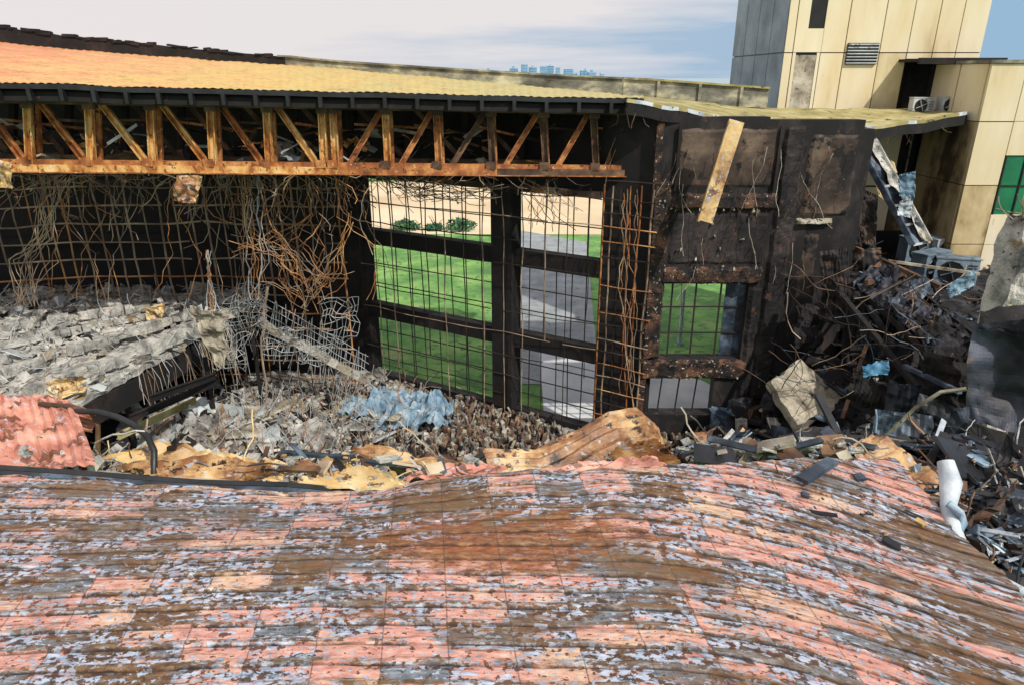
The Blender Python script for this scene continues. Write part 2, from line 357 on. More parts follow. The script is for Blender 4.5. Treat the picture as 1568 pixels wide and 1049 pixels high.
scatter(t,240,pos,.3,1.0,[0,0,1,2,3,3,4],'ppfsr'); t.done(trE)
# ---------------------------------------------------------------- roof above truss
rfE=empty('arched_roof')
fr=[(-200,118),(0,128),(300,136),(600,144),(960,152)]
bk=[(-200,40),(0,66),(120,78),(370,96),(520,106),(740,126),(960,146)]
def RF(u,v):
    px=lerp(-200,985,u); a=oy(px,interp(px,fr),lerp(21.5,25.2,max(0,px)/985)); b=oy(px,interp(px,bk),34)
    p=a.lerp(b,v); return p+Vector((0,0,.18*math.sin(math.pi*v)*(1-u)+.05*nz(p.x*.7,p.y*.7)))
r=MB('roof_sheeting',[roofy,char])
r.grid(lambda u,v:RF(u,v)+Vector((0,0,.025*(abs((u*90)%1-.5)*2)+.02*nz(u*300,v*8))),360,24,0)
r.grid(lambda u,v:RF(u,v)+Vector((0,0,-.22)),40,6,1); r.done(rfE)
r=MB('eave_beam',[blk,char,wireg])
for i in range(24):
    u0=i/24;u1=(i+1)/24
    r.beam(RF(u0,0)+Vector((0,-.05,-.08)),RF(u1,0)+Vector((0,-.05,-.08)),.16,.14,0)
    r.beam(RF(u0,0)+Vector((0,.1,-.34)),RF(u1,0)+Vector((0,.1,-.34)),.1,.3,1)
    p=RF(u0,0); r.box(p+Vector((0,-.1,-.3)),(.12,.2,.34),None,0)
for i in range(30):
    a=RF(i/30,0.02)+Vector((0,0,-.35)); b=RF(i/30,.9)+Vector((0,0,-.5)); r.beam(a,b,.1,.2,1)
r.done(rfE)
r=MB('parapet',[char,coping,olive])
tp_=[(-200,20),(0,42),(120,58),(250,71),(370,82),(520,96),(700,108),(850,117),(1000,124),(1178,137)]
bt_=[(-200,40),(0,68),(120,80),(370,98),(520,112),(740,134),(960,156),(1178,166)]
n=130
for i in range(n):
    p0=lerp(-200,1178,i/n); p1=lerp(-200,1178,(i+1)/n); pm=(p0+p1)/2
    Y=34.0 if pm<960 else 31.5
    j0=3*nz(i*.35,3) if pm<480 else 0; j1=3*nz((i+1)*.35,3) if pm<470 else 0
    a=oy(p0,interp(p0,tp_)+j0,Y); b=oy(p1,interp(p1,tp_)+j1,Y); d=oy(pm,interp(pm,bt_),Y).z
    mi=0 if pm<420+40*nz(i*.3,2) else 1
    r.raw([(a.x,a.y,d),(b.x,b.y,d),(b.x,b.y+.35,d),(a.x,a.y+.35,d),(a.x,a.y,a.z),(b.x,b.y,b.z),(b.x,b.y+.35,b.z),(a.x,a.y+.35,a.z)],[(3,2,1,0),(4,5,6,7),(0,1,5,4),(1,2,6,5),(2,3,7,6),(3,0,4,7)],mi)
    if pm>430: r.beam(a+Vector((0,.15,.04)),b+Vector((0,.15,.04)),.5,.08,1 if pm<980 else 2)
    elif random.random()<.5: r.box(a+Vector((U(0,.3),.1,U(-.05,.04))),(U(.2,.8),.3,U(.05,.16)),Euler((0,U(-.1,.2),0)),0,.1)
    if pm>960 and i%6==0: r.box(Vector((a.x,a.y-.06,(a.z+d)/2)),(.12,.1,a.z-d),None,1)
r.done(rfE)
r=MB('sagging_roof_edge',[olive,char,white,rustd])
ed=[(960,152),(1040,166),(1120,183),(1200,193),(1310,197),(1400,186),(1480,172)]
def E2(u,v):
    px=lerp(960,1480,u); a=oy(px,interp(px,ed),lerp(24.6,30.5,u**1.4)); b=oy(px,interp(px,[(960,146),(1178,166),(1480,168)]),lerp(31.4,33.6,u)); return a.lerp(b,v)+Vector((0,0,.06*nz(px*.03,v*5)))
r.grid(E2,60,8,0)
for i in range(40):
    a=E2(i/40,0);b=E2((i+1)/40,0); r.beam(a+Vector((0,0,-.05)),b+Vector((0,0,-.05)),.14,.12,2 if random.random()<.3 else 0)
    r.beam(a+Vector((0,.1,-.3)),b+Vector((0,.1,-.3)),.3,.4,1)
    if random.random()<.5: r.tube(walk(a+Vector((0,0,-.3)),4,.16,(U(-.4,.4),-.1,-1),.4),.014,4,3)
r.grid(lambda u,v:E2(u,v)+Vector((0,0,-.45)),20,3,1)
r.done(rfE)
# ---------------------------------------------------------------- pier wall
pE=empty('concrete_pier_wall')
p=MB('wall',[charb,soot,spall])
p.bb(5.25,8.9,25,25.6,7.75,13.7,1); p.bb(8.9,12.2,25,25.7,.4,13.6,1)
p.bb(5.25,8.9,25,25.6,3.95,4.7,1); p.bb(5.25,8.9,25,25.6,.4,2.3,1); p.bb(8.0,8.9,25,25.5,2.3,3.95,1); p.bb(5.0,5.25,24.9,25.7,.4,13.7,2)
p.bb(12.2,12.6,25,33.5,.4,13.3,1)
p.done(pE)
p=MB('spalled_ribs',[spall,charb,soot,tan])
def rough(x0,x1,z0,z1,Y,mi,amp=.05,back=25.0,edge=.05):
    nx=max(3,int((x1-x0)/.1)); nzz=max(3,int((z1-z0)/.1))
    def fn(u,v):
        x=lerp(x0,x1,u);z=lerp(z0,z1,v); e=min(u,1-u,v,1-v)<1e-6
        jx=edge*nz(x*2.6,z*2.6,5)+.03*nz(x*9,z*9,5); return Vector((x+jx,(back-.003) if e else Y-amp*abs(nz(x*2.3,z*2.3))-amp*.8*abs(nz(x*7,z*7)),z+edge*nz(x*2.6,z*2.6,9)+.03*nz(x*9,z*9,1)))
    p.grid(fn,nx,nzz,mi)
rough(5.0,5.7,4.7,11.5,24.86,0,.08); rough(5.3,9.5,10.5,11.1,24.85,0); rough(5.5,9.3,7.75,8.4,24.82,0,.1); rough(9.45,10.2,3,13.4,24.88,2,.06)
rough(5.75,9.3,8.5,10.4,24.96,2,.05); rough(5.8,9.3,11.3,13.3,24.95,1,.02); rough(10.4,12.1,10.3,13.1,24.94,1,.03); rough(5.0,9.2,3.9,4.7,24.85,0,.08)
rough(10.3,11.6,9.98,10.18,24.8,3,.05); rough(8.95,9.4,3,7.6,24.9,2); rough(10.7,11.2,7.2,9.6,24.95,1,.02)
for x in (5.8,7.5,9.3): p.beam((x,24.88,11.2),(x,24.88,13.4),.1,.1,2)
for _ in range(110):
    x=U(5.1,9.2); z=random.choice((U(7.8,8.5),U(10.4,11.1),U(3.9,4.7),U(8.5,11))); p.chunk((x,24.86,z),(U(.04,.16),U(.06,.1),U(.04,.14)),random.choice((0,0,2,3,3)))
for _ in range(50): p.tube(walk((U(5.2,12),24.7,U(8,13.2)),random.randint(4,9),U(.15,.3),(U(-.3,.3),-.05,-1),.3),.011,4,random.choice((0,2,3)))
p.done(pE)
p=MB('window_panes',[wired,blued,white])
for x in (6.1,7.0,7.95): p.beam((x,25.3,4.7),(x,25.3,7.75),.06,.06,0)
for z in (5.7,6.75): p.beam((5.25,25.3,z),(8.9,25.3,z),.05,.05,0)
p.bb(8.15,8.88,25.35,25.4,4.75,7.7,1)
for x in (5.9,6.6,7.3): p.beam((x,25.3,2.3),(x+.1,25.3,3.95),.05,.05,0)
p.done(pE)
b_=MB('fallen_plank',[yel]); a=oy(1128,186,23.6); d=oy(1079,340,23.0); b_.beam(a,d,.5,.09,0,Vector((0,-1,0.2))); b_.beam(a+Vector((-.22,.02,0)),d+Vector((-.22,.02,0)),.06,.16,0,Vector((0,-1,.2))); b_.done()
# ---------------------------------------------------------------- tower
tE=empty('panel_clad_tower')
t=MB('core',[dglass,panel_shade]); t.bb(12.4,17.85,34.05,41.8,6,23,0); t.bb(17.85,21.2,34.05,41.8,15.75,23,0); t.bb(17.85,21.2,36,41.8,6,15.75,0); t.done(tE)
t=MB('cladding',[panel,panels,panel_shade,tan,recess])
xs=[12.32,12.72,13.98,15.05,16.65,17.9,19.05,20.1,21.25]; zs=[13.4,16.0,19.0,22.9]
for i,(x0,x1) in enumerate(zip(xs,xs[1:])):
    for j,(z0,z1) in enumerate(zip(zs,zs[1:])):
        g_=.022; zz=z0+(2.25 if (x0>=17.9 and j==0) else 0)
        if i==1 and j==0: t.bb(x0+.15,x1-.15,34.0,34.03,z0,z1-.1,3); t.bb(x0+g_,x0+.15,33.98,34.3,z0,z1,0); t.bb(x1-.15,x1-g_,33.98,34.3,z0,z1,0); continue
        if i==1 and j==1: t.bb(x0+g_,x0+.55,33.98,34.1,z0+g_,z1,0); t.bb(x0+.55,x1,33.98,34.1,z0+g_,z0+1.0,0); continue
        if x0>=17.9 and j==0: t.bb(x0+g_,x1-g_,33.98,34.1,15.75,z1-g_,0); continue
        t.bb(x0+g_,x1-g_,33.98+U(0,.015),34.1,zz+g_,z1-g_,1 if (i==4 and j==0) else 0)
for k in range(4):
    for z0,z1 in zip(zs,zs[1:]):
        y0=34.0+k*1.95; t.bb(12.3,12.42,y0+.03,y0+1.92,z0+.03,z1-.03,2)
for k in range(3): t.bb(18+k*1.1,19.07+k*1.1,35.95,36.05,13.4,15.6,4)
t.done(tE)
t=MB('louvre',[acw,dglass]); t.bb(15.15,16.55,33.9,34.0,15.5,16.4,1)
for k in range(7): t.box((15.85,33.88,15.56+k*.13),(1.4,.08,.03),Euler((.5,0,0)),0)
t.done(tE)
t=MB('ledges',[tan,char,coping]); t.bb(17.6,21.4,32.4,36,15.6,15.72,1); t.bb(17.6,21.4,32.28,32.4,15.5,15.75,1); t.bb(15.6,22.2,32.2,36,13.1,13.38,1); t.bb(15.6,22.2,32.1,32.22,13.16,13.46,0)
t.bb(12.2,15.7,33.0,34.0,13.25,13.4,2); t.done(tE)
t=MB('lower_storey',[panels,char,dglass,tan,panel])
lx=[12.7,14.2,15.6,17.0,18.45,19.7,21.0,22.4]
for i,(x0,x1) in enumerate(zip(lx,lx[1:])):
    for z0,z1 in ((7.2,10.0),(10.05,13.1)):
        if i==4 and z0>9: t.bb(x0,x1,34.6,34.7,z0,z1,2); t.bb(x0+.5,x0+.56,34.1,34.2,z0,z1,3); continue
        t.bb(x0+.02,x1-.02,34.0+U(0,.03),34.3,z0+.02,z1-.02,random.choice((0,1)) if i<3 else (0 if random.random()<.5 else 4))
t.bb(12.6,22.4,34.31,34.5,0,13.1,1); t.done(tE)
def ac(ctr,s=1,rot=0,mt=None,name='air_conditioner_unit'):
    a=MB(name,[mt or acw,dglass,blk]); R=Euler((0,0,rot)); ctr=Vector(ctr)
    def bx(o,sz,mi): a.box(ctr+R.to_matrix()@Vector(o)*s,[q*s for q in sz],R,mi)
    bx((0,0,.38),(.95,.38,.66),0); bx((.4,0,.03),(.08,.42,.06),2); bx((-.4,0,.03),(.08,.42,.06),2); bx((0,0,.725),(1,.42,.03),0)
    cc=ctr+R.to_matrix()@Vector((-.12,-.2,.38))*s; X=R.to_matrix()@Vector((1,0,0)); Yv=R.to_matrix()@Vector((0,-1,0))
    ring=[cc+(X*math.cos(k*.5236)+Vector((0,0,1))*math.sin(k*.5236))*.27*s for k in range(13)]; a.tube(ring,.018*s,4,2)
    a.raw([cc+Yv*.004]+[q+Yv*.004 for q in ring[:12]],[(0,k+1,(k+1)%12+1) for k in range(12)],1)
    for k in range(4):
        an=k*1.571+.4; d=(X*math.cos(an)+Vector((0,0,1))*math.sin(an)); a.beam(cc+Yv*.03,cc+d*.24*s+Yv*.03,.09*s,.01,0)
    for k in range(7): bx((.33,-.2,.15+k*.07),(.2,.02,.02),2)
    return a.done()
ac((18.2,32.5,13.4),1); ac((19.45,32.5,13.4),1.05,.1)
# ---------------------------------------------------------------- right block
bE=empty('cream_annex_building')
t=MB('walls',[dglass,panel,panels]); t.bb(19.35,27,30.14,33.9,2,15.4,0)
xs2=[19.3,20.75,22.6,24.5,26.9]; zs2=[5.5,8.1,10.65,13.25,15.5]
for i,(x0,x1) in enumerate(zip(xs2,xs2[1:])):
    for j,(z0,z1) in enumerate(zip(zs2,zs2[1:])):
        if i==1 and j in (1,2):
            t.bb(x0+.02,x1-.02,29.98,30.12,(11.9 if j==2 else z0),(z1 if j==2 else 9.4),1); continue
        t.bb(x0+.02,x1-.02,29.98,30.12,z0+.02,z1-.02,1 if j>1 else random.choice((1,2)))
for j,(z0,z1) in enumerate(zip(zs2,zs2[1:])):
    for k in range(2): t.bb(19.28,19.36,30.15+k*1.9,31.95+k*1.9,z0+.02,z1-.02,2 if j<3 else 1)
t.done(bE)
t=MB('window',[green,blk]); t.bb(20.78,22.57,30.05,30.13,9.4,11.9,0)
for x in (20.8,21.65,22.5): t.bb(x,x+.06,29.99,30.05,9.4,11.9,1)
t.bb(20.8,22.55,30.0,30.05,10.6,10.66,1); t.done(bE)
t=MB('coping',[coping]); t.bb(19.2,27,29.9,34,15.5,15.62,0); t.done(bE)
# ---------------------------------------------------------------- interior floor & rubble
def H(x,y):
    h=.9+.5*nz(x*.35,y*.35)+.35*nz(x*1.1,y*1.1,4)
    h+=2.0*sm((-x-6)/6)*sm((29-y)/6)
    h+=3.2*sm((x-6.5)/5)*sm((26.5-y)/3)+2.0*sm((x-10)/6)*sm((24-y)/6)
    h+=.9*math.exp(-((x-6)**2/9+(y-21)**2/6))
    return h
m=MB('rubble_floor',[ash,dark])
nx,ny=200,110
m.v=[(lerp(-30,27,i/nx),lerp(8,33.4,j/ny),0) for j in range(ny+1) for i in range(nx+1)]
m.v=[(x,y,H(x,y)+.16*nz(x*2.7,y*2.7)+.1*nz(x*6,y*6)) for x,y,_ in m.v]
for j in range(ny):
    for i in range(nx):
        a=j*(nx+1)+i; x=m.v[a][0]; y=m.v[a][1]
        if y>(33.4 if x<-7 else (28.2-.593*x if x<5.3 else (25.1 if x<12.3 else 33))): continue
        m.f.append((a,a+1,a+nx+2,a+nx+1)); m.i.append(1 if x+1.5*nz(x,y)>4.3 or x<-13.5 else 0)
m.done()
m=MB('charred_debris_field',[stub,conc,char,tan,wire,ash,rustd])
def inside(x,y): return y<(28.0-.593*x)-.3 if x<5 else y<24.8
for _ in range(5600):
    x=U(-9,7.5); y=U(19,31.5)
    if not inside(x,y): continue
    z=H(x,y); k=random.random()
    if x>-5.5+1.5*nz(x,y) and k<.8:
        h=U(.2,.55); w=U(.06,.16); m.box((x,y,z+h*.4),(w,w*U(.5,1.2),h),Euler((U(-.35,.35),U(-.35,.35),U(0,3))),random.choice((0,0,0,5,2,3)),.15)
    else: m.chunk((x,y,z+.05),(U(.1,.5),U(.1,.45),U(.08,.3)),random.choice((1,1,5,3,2)) if x<-3 else random.choice((0,1,3,6)))
m.done()
m=MB('pale_rubble_heap',[conc,ash,wireg,tan,char])
def pos():
    while True:
        x=U(-14,-3.5); y=U(19.5,30.5)
        if inside(x,y): return Vector((x,y,H(x,y)+U(0,.2)))
scatter(m,1100,pos,.15,1.0,[0,0,0,1,1,2,3,4],'cccpfs'); scatter(m,90,pos,.8,1.7,[0,2,1,3],'ssf'); m.done()
for (x,y,sx,sy) in ((-6.2,27.6,2.6,1.6),(-4.2,26.7,3.0,1.6),(-5.0,28.4,2.4,1.3),(-3.6,27.6,2.0,1.2)):
    m=MB('crumpled_tarp',[blue])
    def fn(u,v,x=x,y=y,sx=sx,sy=sy):
        a=(u-.5)*sx; b=(v-.5)*sy; X=x+a+.3*nz(v*4,u*3,x); Y=y+b+.35*nz(u*4,v*3,y)
        return Vector((X,Y,H(X,Y)+.85+.4*nz(X*1.6,Y*1.6,7)+.3*nz(X*4,Y*4,1)+.1*nz(X*9,Y*9,1)-2.0*max(abs(u-.5),abs(v-.5))**2))
    m.grid(fn,40,30,0); m.done()
# ---------------------------------------------------------------- collapsed slab left
sE=empty('collapsed_floor_slab')
m=MB('slab',[conc,char,tan])
def sl(x,y): return 5.7+.18*nz(x*.6,y*.6)+.12*nz(x*1.9,y*1.9,2)+.07*nz(x*5,y*5)
def sfn(u,v):
    y=lerp(17.0,31.2,v); xr=interp(y,[(17,-13.9),(19.4,-13.3),(26.8,-11.7),(29,-11.6),(31.2,-12.4)])+.2*nz(y*1.3,3); x=lerp(-29,xr,u)
    return Vector((x,y,sl(x,y)))
m.grid(sfn,120,90,0)
m.grid(lambda u,v:sfn(1,u)+Vector((.0,0,-v*.22)),90,3,0)
m.grid(lambda u,v:sfn(u,v)+Vector((0,0,-.3)),10,10,1)
m.done(sE)
m=MB('edge_beams',[char,conc,olive,rustd])
pa=[sfn(1,0),sfn(1,.35),sfn(1,.7),sfn(1,.85)]
for a,b in zip(pa,pa[1:]): m.beam(a+Vector((-.15,0,-.75)),b+Vector((-.15,0,-.75)),.35,.8,0)
def ridge(p,q,w,h,mi,n=16):
    p=Vector(p);q=Vector(q)
    for i in range(n):
        a=p.lerp(q,i/n)+Vector((U(-.06,.06),U(-.06,.06),U(-.05,.05))); b=p.lerp(q,(i+1)/n)
        if random.random()<.9: m.beam(a,b,w*U(.7,1.2),h*U(.6,1.2),mi)
ridge(oz(40,602,6.0),oz(335,492,6.0),.5,.5,1); ridge(oz(0,572,6.0),oz(290,482,6.0),.3,.35,1); ridge(oz(0,500,6),oz(230,470,6),.3,.35,1); ridge(oz(0,530,6),oz(260,476,6),.2,.25,1)
for a,b,mi in (((200,640),(330,585),0),((180,668),(300,612),2),((230,610),(330,575),0)): m.ibeam(oy(a[0],a[1],20),oy(b[0],b[1],23.5),.14,.2,mi)
for px,y in ((300,19.5),(365,22),(405,24)): q=oz(px,500,5.2); m.beam((q.x,y+2,5.2),(q.x,y+2,1.5),.12,.12,0)
m.done(sE)
m=MB('slab_debris',[conc,ash,wireg,tan,char,yel])
def pos():
    u=U(0.2,1);v=U(.1,1); return sfn(u,v)+Vector((0,0,U(0,.12)))
scatter(m,1600,pos,.1,.75,[0,0,0,0,1,1,2,3,4],'cccpfrs'); m.done(sE)
m=MB('exposed_rebar',[wireg,wire,wirer,conc,rust])
for _ in range(420):
    v=U(.05,.98); p0=sfn(U(.45,1),v); m.tube(walk(p0,random.randint(4,8),U(.12,.25),(U(-.3,1),U(-1,.4),U(-.4,.9)),.45,.06),U(.008,.014),4,random.choice((0,0,1)))
for _ in range(70):
    v=U(.3,.9); p0=sfn(1,v); m.tube([p0,p0+Vector((U(0,.3),U(-.2,.2),-U(.5,1))),p0+Vector((U(0,.4),U(-.3,.3),-U(1.2,3.0)))],.012,4,random.choice((0,1,1)))
for _ in range(420):
    x=U(-11,-4);y=U(22,30)
    if inside(x,y): m.tube(walk((x,y,H(x,y)),random.randint(3,7),U(.15,.3),(U(-.5,.5),U(-.5,.5),1),.35,.02),.012,4,random.choice((0,0,1,2)))
m.done()
m=MB('inclined_stair_frame',[tan,wireg,conc])
a=oy(395,492,27.5); b=oy(560,582,28.5)
for k in range(14): 
    p=a.lerp(b,k/14); q=a.lerp(b,(k+1)/14); m.beam(p,q,.4,.28*U(.8,1.2),0 if k%3 else 2)
for k in range(40):
    p=a.lerp(b,k/40); m.tube([p,p+Vector((U(.1,.4),U(-.1,.2),U(.9,1.5)))],.014,4,1); m.tube([p,p+Vector((U(-.5,.0),U(-.2,.2),-U(.4,1.8)))],.014,4,1)
for z in (.4,.8,1.15): m.tube([a.lerp(b,k/12)+Vector((.2,0,z+.12*nz(k,z))) for k in range(13)],.014,4,1)
m.done()
m=MB('crushed_wire_mesh',[wireg])
for (px,py,Y,w,h) in ((375,480,27,1.6,1.3),(430,520,27.2,1.7,1.3),(520,490,28.5,1.6,2.0),(390,455,28,1.2,1.2),(480,540,27,1.4,1.0),(350,540,25,1.2,1.6)):
    o=oy(px,py,Y); sd=U(0,50)
    def mf(u,v): return o+Vector(((u-.5)*w+.3*(v-.5)+.3*nz(u*3,v*4,sd),.5*nz(u*3+sd,v*3)-.3*(v-.5),(v-.5)*h+.4*nz(u*2.5,v*3+sd)))
    for i in range(9): m.tube([mf(i/8,j/7) for j in range(8)],.012,4)
    for j in range(8): m.tube([mf(i/8,j/7) for i in range(9)],.012,4)
m.done()
m=MB('hanging_cables',[wire,wirer,wired,rust,wireg])
def path(pts,Y,r,mi,jy=.3,js=3):
    out=[]
    for (a,b),(d,e) in zip(pts,pts[1:]):
        for k in range(5):
            t=k/5; out.append(oy(lerp(a,d,t)+U(-js,js),lerp(b,e,t)+U(-js,js),Y+jy*nz(a+t,b)))
    out.append(oy(pts[-1][0],pts[-1][1],Y)); m.tube(out,r,5,mi)
for _ in range(230):
    px=U(-40,600) if random.random()<.85 else U(600,960); Y=U(24.3,29)
    p0=oy(px,268,Y); n=random.randint(3,10) if px<600 else random.randint(2,5)
    m.tube(walk(p0,n,U(.2,.36),(U(-1.3,1.3),U(-.3,.3),-.5),.6,.05),U(.009,.019),4,random.choice((0,0,0,0,2,1)))
for _ in range(15):
    x0=450+U(-90,80); x1=462+U(-55,50)
    path([(x0,275),(x0+U(-20,20),330),(x1+U(-45,45),380),(x1+U(-25,25),430),(462+U(-25,25),470+U(-30,20))],U(25.2,26.8),U(.010,.021),random.choice((1,0,3,0)))
for _ in range(8):
    x0=380+U(-14,14); path([(x0,270),(x0+U(-8,8),330),(x0+U(-15,25),400),(385+U(-20,20),460)],25.5,U(.010,.02),random.choice((0,1,4)))
for _ in range(9):
    a=360+U(-10,40); path([(a,375+U(-22,22)),(a+60,375+U(-22,24)),(a+90,430+U(-30,24)),(500+U(-30,20),420+U(-20,20)),(525+U(-20,20),370+U(-60,50))],25.6,U(.010,.02),random.choice((0,1,1)),.5,5)
for _ in range(6): path([(317+U(-5,5),385),(320,430),(325+U(-12,12),475),(330,520)],25.2,.016,random.choice((0,1,4)))
for _ in range(14): path([(70+U(-25,40),270),(75+U(-20,20),350+U(-20,20)),(30+U(-30,60),400),(40+U(-20,20),470)],25,.013,0)
for _ in range(18):
    a=U(100,560); b=a+U(-60,60); path([(a,272),(a+U(-20,20),330),(b,390),(b+U(-30,30),460)],U(25,28),.012,random.choice((0,0,1)))
for _ in range(6):
    a=965+U(-12,14); path([(a,285+U(0,30)),(a+U(-8,8),360),(a+U(-8,8),440),(965+U(-14,12),520),(960+U(-12,12),600+U(-30,30))],24.6,U(.011,.02),random.choice((1,3,0,0)))
path([(408,440),(402,520),(408,630)],25,.04,0)
for _ in range(26): path([(U(560,700),272),(U(600,740),300+U(-10,10)),(U(650,780),285+U(-10,30))],U(25.8,27.5),.014,random.choice((0,2,2)))
for _ in range(14): path([(U(780,860),275),(U(800,900),300),(U(800,900),330+U(-20,30))],25.8,.014,random.choice((0,1,2)))
m.done()
def scrap(name,pts,Y,mat,b=.15,sl_=0):
    m=MB(name,[mat]); q=[oy(a,d,Y+(k>1)*sl_) for k,(a,d) in enumerate(pts)]; m.sheet(q,16,16,b,2.2,0,1,0); return m.done()
scrap('hanging_insulation_scrap',[(288,470),(340,478),(346,566),(330,560)],23,tan,.3)
scrap('hanging_insulation_scrap',[(268,270),(312,270),(300,312),(264,308)],22.2,brn,.25)
scrap('yellow_foam_scrap',[(218,470),(250,466),(252,494),(228,496)],26,yel,.4)
scrap('yellow_foam_scrap',[(60,588),(128,572),(130,600),(70,612)],19.5,yel,.3)
scrap('yellow_foam_scrap',[(0,245),(18,250),(18,290),(0,288)],21.8,yel,.2)
# ---------------------------------------------------------------- right wreck
rE=empty('wrecked_side_wing')
m=MB('upper_slab',[dark,char,rustd])
def us(u,v):
    y=lerp(19,33.8,v); xl=interp(y,[(19,14.9),(21,14.6),(27,13.4),(33.8,12.8)])+.3*nz(y,1); x=lerp(xl,27,u); return Vector((x,y,7.0+.2*nz(x*.8,y*.8)+.1*nz(x*3,y*3)))
m.grid(us,60,60,0); m.grid(lambda u,v:us(0,u)+Vector((0,0,-v*.45)),60,2,1); m.grid(lambda u,v:us(u,v)+Vector((0,0,-.45)),8,8,1)
for y in (20.5,24,27.5,31): m.beam((13.8,y,6.4),(27,y,6.4),.35,.5,1)
for (x,y) in ((15.5,20.5),(14.5,27),(19,21),(20,27)): m.beam((x,y,0),(x,y,6.6),.45,.45,1)
m.bb(12.6,27,33.2,33.4,0,8,1)
m.done(rE)
m=MB('wing_debris',[dark,blued,charb,rust,blue,conc,sky_b,wire,tan,char,white,soot,rustd,navy])
pal=[0,9,1,13,11,13,9,11,0,12,9,1]
scatter(m,360,lambda:us(U(0,.7),U(0,1))+Vector((0,0,U(0,.1))),.12,.7,pal+[4,5,1,8,12],'pppffsrc')
def pos():
    x=U(8.5,16);y=U(14,24.5); return Vector((x,y,H(x,y)+U(0,.4)))
scatter(m,850,pos,.2,1.8,pal+[4,5],'pffcss')
def pos():
    y=U(19.5,29); x=14.2+U(-1.6,.3); return Vector((x,y,U(4.3,6.6)))
scatter(m,150,pos,.3,1.4,pal,'pffsss')
def pos():
    x=U(4.5,12);y=U(18,24.6); return Vector((x,y,H(x,y)+U(0,.2)))
scatter(m,850,pos,.1,.8,[5,0,9,13,11,8,5,1,12,11],'pffccs')
for (px,py,Y,w,h,mi) in ((1400,560,20,1.8,1.4,9),(1345,540,21,1.2,1.6,13),(1460,590,16,1.4,1.4,9),(1400,620,17,1.3,1.2,13),(1290,470,23,1.3,1.6,11),(1330,610,18,1.0,1.0,9),(1240,500,24,1.2,1.6,9),(1440,650,15,1.4,1.2,13),(1380,660,15,1.2,.9,1),(1310,400,25,1.8,.8,2),(1280,420,24,1.0,1.8,11),(1300,330,27,1.0,2.0,11)):
    o=oy(px,py,Y); a=Vector((w,U(-.6,.6),U(-.6,.3))); b=Vector((U(-.4,.4),U(-.4,.6),-h)); m.sheet((o-a/2-b/2,o+a/2-b/2,o+a/2+b/2,o-a/2+b/2),18,14,.35,1.3,.03,9,mi)
for _ in range(80):
    px=U(1210,1480); py=U(440,640); m.tube(walk(oy(px,py,U(17,23)),random.randint(4,9),.28,(U(-1,1),U(-.5,.5),U(-1,1)),.4),U(.009,.016),4,random.choice((7,11,9,12,1)))
for (a,b,d,e,Y1,Y2,w,mi) in ((1268,428,1420,612,23.5,18,.18,9),(1300,440,1360,560,24,22,.15,9),(1330,470,1440,640,22,18,.16,0),(1310,380,1440,440,27,24,.16,12),(1290,640,1330,520,20,21,.12,12),(1360,400,1500,420,26,25,.12,8),(1240,655,1170,690,19,19,.15,8),(1385,560,1470,600,17,15,.12,1),(1440,540,1430,650,17,16,.2,9),(1300,430,1290,640,24,23,.22,9),(1380,480,1372,600,22,21,.2,9)):
    m.beam(oy(a,b,Y1),oy(d,e,Y2),w,w*.8,mi)
m.tube([oy(1480,595,14),oy(1440,600,14.3),oy(1400,625,14.6),oy(1375,650,14.8),oy(1352,672,15)],.045,6,8)
m.done(rE)
# collapsed sheet deck sloping down from the slab, broken into overlapping burnt sheets on purlins
m=MB('collapsed_roof_deck',[navy,blued,rustd,dark,char])
a=oy(1312,430,23.5); b=oy(1470,575,17.0); wv=Vector((1.5,.9,.45)); n_=9
for k in range(n_):
    p=a.lerp(b,k/n_)+Vector((U(-.15,.15),U(-.1,.1),U(-.1,.15))); q=a.lerp(b,(k+1.25)/n_)+Vector((U(-.15,.15),0,U(-.15,.1)))
    w_=wv*U(.75,1.15)+Vector((U(-.1,.1),U(-.1,.1),U(-.2,.2)))
    m.sheet((p,q,q+w_,p+w_),12,14,.3,1.7,.03,6,random.choice((0,1,3,4,0)),0,1)
for o_ in (0,.5,1): m.beam(a+wv*o_+Vector((0,0,-.2)),b+wv*o_+Vector((0,0,-.2)),.08,.16,random.choice((2,4)))
for _ in range(60):
    p=a.lerp(b,U(0,1))+wv*U(0,1)+Vector((0,0,.15)); m.chunk(p,(U(.08,.4),U(.08,.3),U(.05,.2)),random.choice((0,1,2,3,4)))
for _ in range(20): m.tube(walk(a.lerp(b,U(0,1))+wv*U(0,.3),6,.2,(U(-.5,.5),U(-.5,.2),U(-1,.4)),.4),.013,4,random.choice((2,4)))
m.done(rE)
m=MB('hanging_metal_gantry',[blued,conc,wireg,rustd,dark])
a=oy(1302,200,28.5); b=oy(1398,376,26.5); o=Vector((.75,.2,.1)); 
m.beam(a,b,.14,.2,0); m.beam(a+o,b+o,.14,.2,1); 
for k in range(13): 
    p=a.lerp(b,k/12); q=a.lerp(b,min(1,(k+1)/12))
    if k%2==0: m.beam(p,p+o,.08,.08,2)
m.sheet((a+o*.08,a+o*.92,b+o*.95,b+o*.05),10,30,.2,1.5,.02,4,0); m.sheet((a+o*.5+Vector((0,-.1,0)),a+o+Vector((0,-.1,0)),b+o+Vector((0,-.12,-.2)),b+o*.45+Vector((0,-.1,.2))),8,24,.2,2,0,1,1); m.done()
